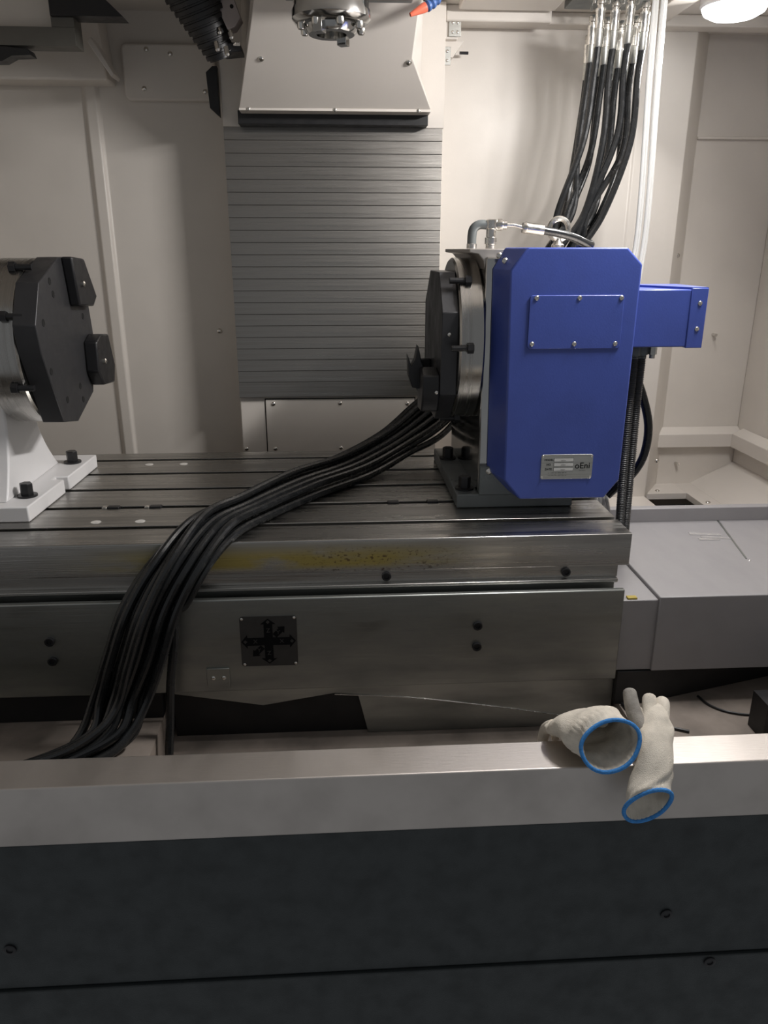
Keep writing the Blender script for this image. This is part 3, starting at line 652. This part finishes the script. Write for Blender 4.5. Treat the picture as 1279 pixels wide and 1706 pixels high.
# ------------------------------------------------------------------ lamps
lr = thing('work_lamp', 'round white work lamp glowing under the rear right ceiling', 'lamp', (1.03, 2.22, 2.065))
MB().lathe([(0, .085), (.035, .085), (.040, .080)], (1.03, 2.22, 2.065), (0, 0, -1), 40, True, False).build('housing', 'white', lr)
MB().lathe([(0, .080), (.012, .074), (.022, .055), (.027, .025), (.028, .004)], (1.03, 2.22, 2.025), (0, 0, -1), 40, False, True).build('lens', 'lamp', lr)
ld = bpy.data.lights.new('lamp_light', 'AREA'); ld.shape = 'DISK'; ld.size = .14; ld.energy = LAMP_REAR; ld.color = (1, .97, .94)
lo = bpy.data.objects.new('lamp_light', ld); COL.objects.link(lo); lo.parent = lr; lo.location = (0, 0, -.09); lo.rotation_euler = Vector((-.42, -.62, -.66)).to_track_quat('-Z', 'Y').to_euler()
lf = thing('tube_lamp', 'long tube work lamp under the front of the enclosure roof', 'lamp', (.84, 1.43, 2.065))
MB().box(.61, 1.07, 1.39, 1.47, 2.03, 2.065).build('housing', 'white', lf, bevel=.003)
MB().box(.63, 1.05, 1.402, 1.458, 2.020, 2.030).build('lens', emit('tube_lens', (1, 1, 1), 6), lf)
ld = bpy.data.lights.new('tube_light', 'AREA'); ld.shape = 'RECTANGLE'; ld.size = .42; ld.size_y = .05; ld.energy = LAMP_FRONT; ld.color = (1, .97, .95)
lo = bpy.data.objects.new('tube_light', ld); COL.objects.link(lo); lo.parent = lf; lo.location = (0, .012, -.085); lo.rotation_euler = Vector((-.80, .16, -.58)).to_track_quat('-Z', 'Y').to_euler()

# ------------------------------------------------------------------ hydraulic hoses
mf = thing('hose_manifold', 'steel manifold block in the ceiling above the hoses', 'manifold', (.72, 2.22, 2.065))
MB().box(.62, .82, 2.08, 2.34, 2.045, 2.065).build('manifold_block', 'castgrey', mf, bevel=.002)
def ferrule_set(root, x, y, z):
    MB().lathe([(0, .0035), (.022, .0035)], (x, y, 2.045), (0, 0, -1), 10).build('stem', 'chrome', root)
    MB().lathe([(0, .008), (.004, .0105), (.014, .0105), (.016, .0085), (.022, .0085), (.023, .0125), (.030, .0125), (.032, .0115), (.066, .0115)], (x, y, z + .066), (0, 0, -1), 14).build('coupling', 'chrome', root)
    MB().lathe([(0, .0098), (.038, .0098), (.040, .0085)], (x, y, z), (0, 0, -1), 14).build('ferrule', 'plaque', root)
grid = []
for r_, y in enumerate((2.13, 2.20, 2.27)):
    for c_, x in enumerate((.655, .692, .729, .766)):
        grid.append((x + (.004, 0, .018)[0 if r_ == 1 else (1 if r_ == 0 else 2)] , y, (1.955, 1.93, 1.915)[r_] + random.uniform(-.012, .012)))
slots = [(-.052, 0), (-.034, 0), (-.017, 0), (.0, 0), (.017, 0), (.035, 0), (-.043, .0155), (-.025, .0155), (-.008, .0155), (.009, .0155), (.027, .0155), (-.016, .031)]
order = [0, 6, 1, 7, 2, 11, 8, 3, 9, 4, 10, 5]
for k, (x, y, z) in enumerate(grid):
    u, v = slots[order[k]]; u *= 1.25; v *= 1.12
    j = lambda s: random.uniform(-s, s)
    green = k in (0, 4, 7); hx = (-.022, .020, -.006, .014, .024, -.018, .008, -.02, 0, -.012, .022, .012)[k]
    rowc = ('front', 'middle', 'rear')[k // 4]; pos = ('leftmost', 'second from left', 'third from left', 'rightmost')[k % 4]
    root = thing('hydraulic_hose', 'black hydraulic hose%s, %s in the %s row of ceiling fittings' % (' with green line' if green else '', pos, rowc), 'hose', (x, y, z), 'hydraulic hoses of the bundle')
    ferrule_set(root, x, y, z)
    f = (x - .655) / .11
    pts = [(x, y, z - .038), (x - .004, y, z - .10), (x - .022 + j(.012), y - .02, z - .25), (.595 + .085 * f + hx, 2.13 + (y - 2.2) * .5, 1.53),
           (.550 + .08 * f - hx * .3, 2.11 + (y - 2.2) * .4, 1.42), (.47 + .06 * f, 2.09 + (y - 2.2) * .3, 1.22), (.37 + .3 * u, 2.07 + .25 * u, 1.08 + v * 1.5),
           (.265 + .55 * u, 2.058 - .45 * u, .995 + v * 1.7 - u * .6), (.15 + .7 * u, 1.975 - .55 * u, .942 + v * 1.2 - u * .22), (.03 + 1.0 * u, 1.855 - .75 * u, .912 + v * 1.1),
           (-.09 + .98 * u + j(.006), 1.715 - .72 * u, .910 + v * 1.1), (-.19 + .85 * u, 1.555 - .5 * u, .910 + v), (-.247 + .95 * u, 1.440 - .3 * u, .912 + v),
           (-.295 + 1.0 * u, 1.362 - v * .8 - .1 * u, .876 + v * .5), (-.345 + 1.05 * u, 1.342 - v, .80), (-.382 + 1.1 * u, 1.335 - v, .70), (-.412 + 1.0 * u + j(.008), 1.325 - v, .62), (-.44 + u + j(.012), 1.29 - v, .552 + v), (-.50 + u + j(.02), 1.235 - v * .5, .530 + v), (-.62 + u, 1.165 - .5 * u, .530 + v), (-.85, 1.15 - .7 * u, .530 + v), (-1.30, 1.14 - .7 * u, .530 + v)]
    if k == 11:
        pts[-7:] = [(-.315, 1.335, .80), (-.325, 1.335, .72), (-.338, 1.335, .64), (-.345, 1.33, .56), (-.35, 1.30, .465)]
        root['label'] = 'black hydraulic hose hanging apart, right of the bundle, down the apron'
    MB().tube(crom(pts, 9), .0085, 10, uv=True).build('hose', 'hose_green' if green else 'hose', root)

for k in range(4):
    x = .766 + .0105 * k; y = 2.11 + (.012 if k % 2 else 0)
    t = MB().tube(crom([(x + .012, y, 2.05), (x + .016, y, 1.85), (x + .026, y, 1.55), (x + .020, y - .005, 1.40), (x - .02, y - .05, 1.20), (.66 + .012 * k, 2.00, 1.05), (.634 + .008 * k, 1.86, .955), (.602 + .008 * k, 1.73, .922), (.592 + .008 * k, 1.64, .86), (.600 + .008 * k, 1.635, .775)], 10), .0052, 10).build('air_tube', 'tube')
    tag(t, 'clear white air tube right of the black hoses, %s of its strand' % ('leftmost', 'second from left', 'third from left', 'rightmost')[k], 'tube', 'white air tubes of the hanging strand')

# ------------------------------------------------------------------ gloves on the sill
def glove(name, label, secs, fingers, thumb_mat='cotton_grey'):
    """secs: centre, side axis, up axis, half width, half height; the first one is the open cuff"""
    root = thing(name, label, 'glove', secs[0][0], 'work gloves on the sill'); del root['group']
    seg = 96; dense = []
    n = len(secs)
    def interp(t):
        i = min(int(t), n - 2); f = t - i
        def cr(idx):
            g = [Vector(secs[max(0, min(n - 1, q))][idx]) for q in (i - 1, i, i + 1, i + 2)]
            return .5 * ((2 * g[1]) + (g[2] - g[0]) * f + (2 * g[0] - 5 * g[1] + 4 * g[2] - g[3]) * f * f + (3 * g[1] - g[0] - 3 * g[2] + g[3]) * f ** 3)
        w_ = secs[i][3] * (1 - f) + secs[i + 1][3] * f; h_ = secs[i][4] * (1 - f) + secs[i + 1][4] * f
        return cr(0), cr(1).normalized(), cr(2).normalized(), w_, h_
    K = 44
    for k in range(K + 1):
        t = k / K * (n - 1) * .9999
        c, a, b, w_, h_ = interp(t)
        ring = []
        for i in range(seg):
            th = 6.283185 * i / seg
            ribf = 1 + (.020 * math.cos(th * 32) if t < 1.6 else .006 * math.cos(th * 40))
            wob = 1 + .045 * math.sin(3 * th + 2.1 * t) + .04 * math.sin(2 * th - 3 * t) + .02 * math.sin(5 * th + 5 * t)
            if t < .3: wob = 1 + (wob - 1) * (.5 + t)
            ring.append(c + (a * math.cos(th) * w_ + b * math.sin(th) * h_) * ribf * wob)
        dense.append(ring)
    mb = MB().loft(dense, False, True)
    o = mb.build('knit_body', 'cotton', root, smooth=80, solid=.0016)
    rim = [p for p in dense[0]][::3]
    MB().tube(rim + [rim[0]], .0032, 8, caps=False).build('cuff_rim', 'blue_rim', root, smooth=80)
    for (pts, r0, r1, m) in fingers:
        P_ = crom(pts, 6); L_ = len(P_)
        MB().tube(P_, r0, 14, rf=lambda q: (r0 + (r1 - r0) * q / (L_ - 1)) * (math.sqrt(max(.02, 1 - ((q - (L_ - 4)) / 3.2) ** 2)) if q > L_ - 4 else 1)).build('finger', m, root, smooth=80)
    return root
def unit(*v): return Vector(v).normalized()
ca = unit(.95, -.12, .12); cu = unit(.05, .62, .78)
glove('work_glove', 'cotton glove with round blue cuff opening lying on the sill', [
    ((.390, .938, .748), (.93, -.02, .22), (-.05, .48, .80), .043, .035),
    ((.388, .960, .746), (.95, .05, .16), (-.03, .35, .90), .044, .036),
    ((.382, .988, .742), (.97, .20, .05), (0, .2, .97), .050, .034),
    ((.376, 1.013, .733), (.97, .25, 0), (0, .2, .97), .056, .028),
    ((.370, 1.036, .724), (.96, .28, 0), (0, .35, .93), .054, .019),
    ((.366, 1.052, .713), (.96, .28, 0), (0, .6, .8), .048, .012)],
    [([(.335 + .022 * k, 1.040 + .006 * k, .715), (.328 + .023 * k, 1.058 + .006 * k, .695), (.325 + .024 * k, 1.066 + .006 * k, .655 + .008 * (k % 2))], .0105, .0085, 'cotton') for k in range(4)]
    + [([(.405, 1.020, .735), (.416, 1.040, .722), (.422, 1.052, .700)], .011, .009, 'cotton')])
glove('work_glove', 'cotton glove draped over the sill front edge with cuff hanging', [
    ((.441, .903, .667), (.86, -.05, .30), (-.1, -.15, .95), .035, .029),
    ((.446, .917, .684), (.90, 0, .22), (-.12, -.58, .75), .034, .024),
    ((.456, .932, .702), (.94, .05, .15), (-.1, -.75, .60), .032, .021),
    ((.470, .962, .724), (.95, .1, .05), (-.05, -.5, .85), .028, .022),
    ((.479, .994, .734), (.95, -.1, .05), (-.05, -.35, .92), .028, .023),
    ((.487, 1.022, .742), (.95, -.1, .05), (0, -.40, .90), .025, .022),
    ((.493, 1.038, .746), (.95, -.1, .05), (0, -.40, .90), .016, .015)],
    [([(.478, 1.010, .745), (.484, 1.030, .757), (.489, 1.045, .760)], .013, .011, 'cotton'),
     ([(.494, 1.006, .742), (.503, 1.026, .753), (.509, 1.042, .754)], .013, .011, 'cotton'),
     ([(.468, 1.015, .728), (.476, 1.045, .726), (.480, 1.060, .70)], .012, .010, 'cotton'),
     ([(.497, 1.015, .726), (.505, 1.045, .724), (.510, 1.060, .70)], .012, .010, 'cotton'),
     ([(.458, .992, .735), (.453, 1.014, .752), (.453, 1.034, .768), (.455, 1.045, .775)], .013, .010, 'cotton_grey')])
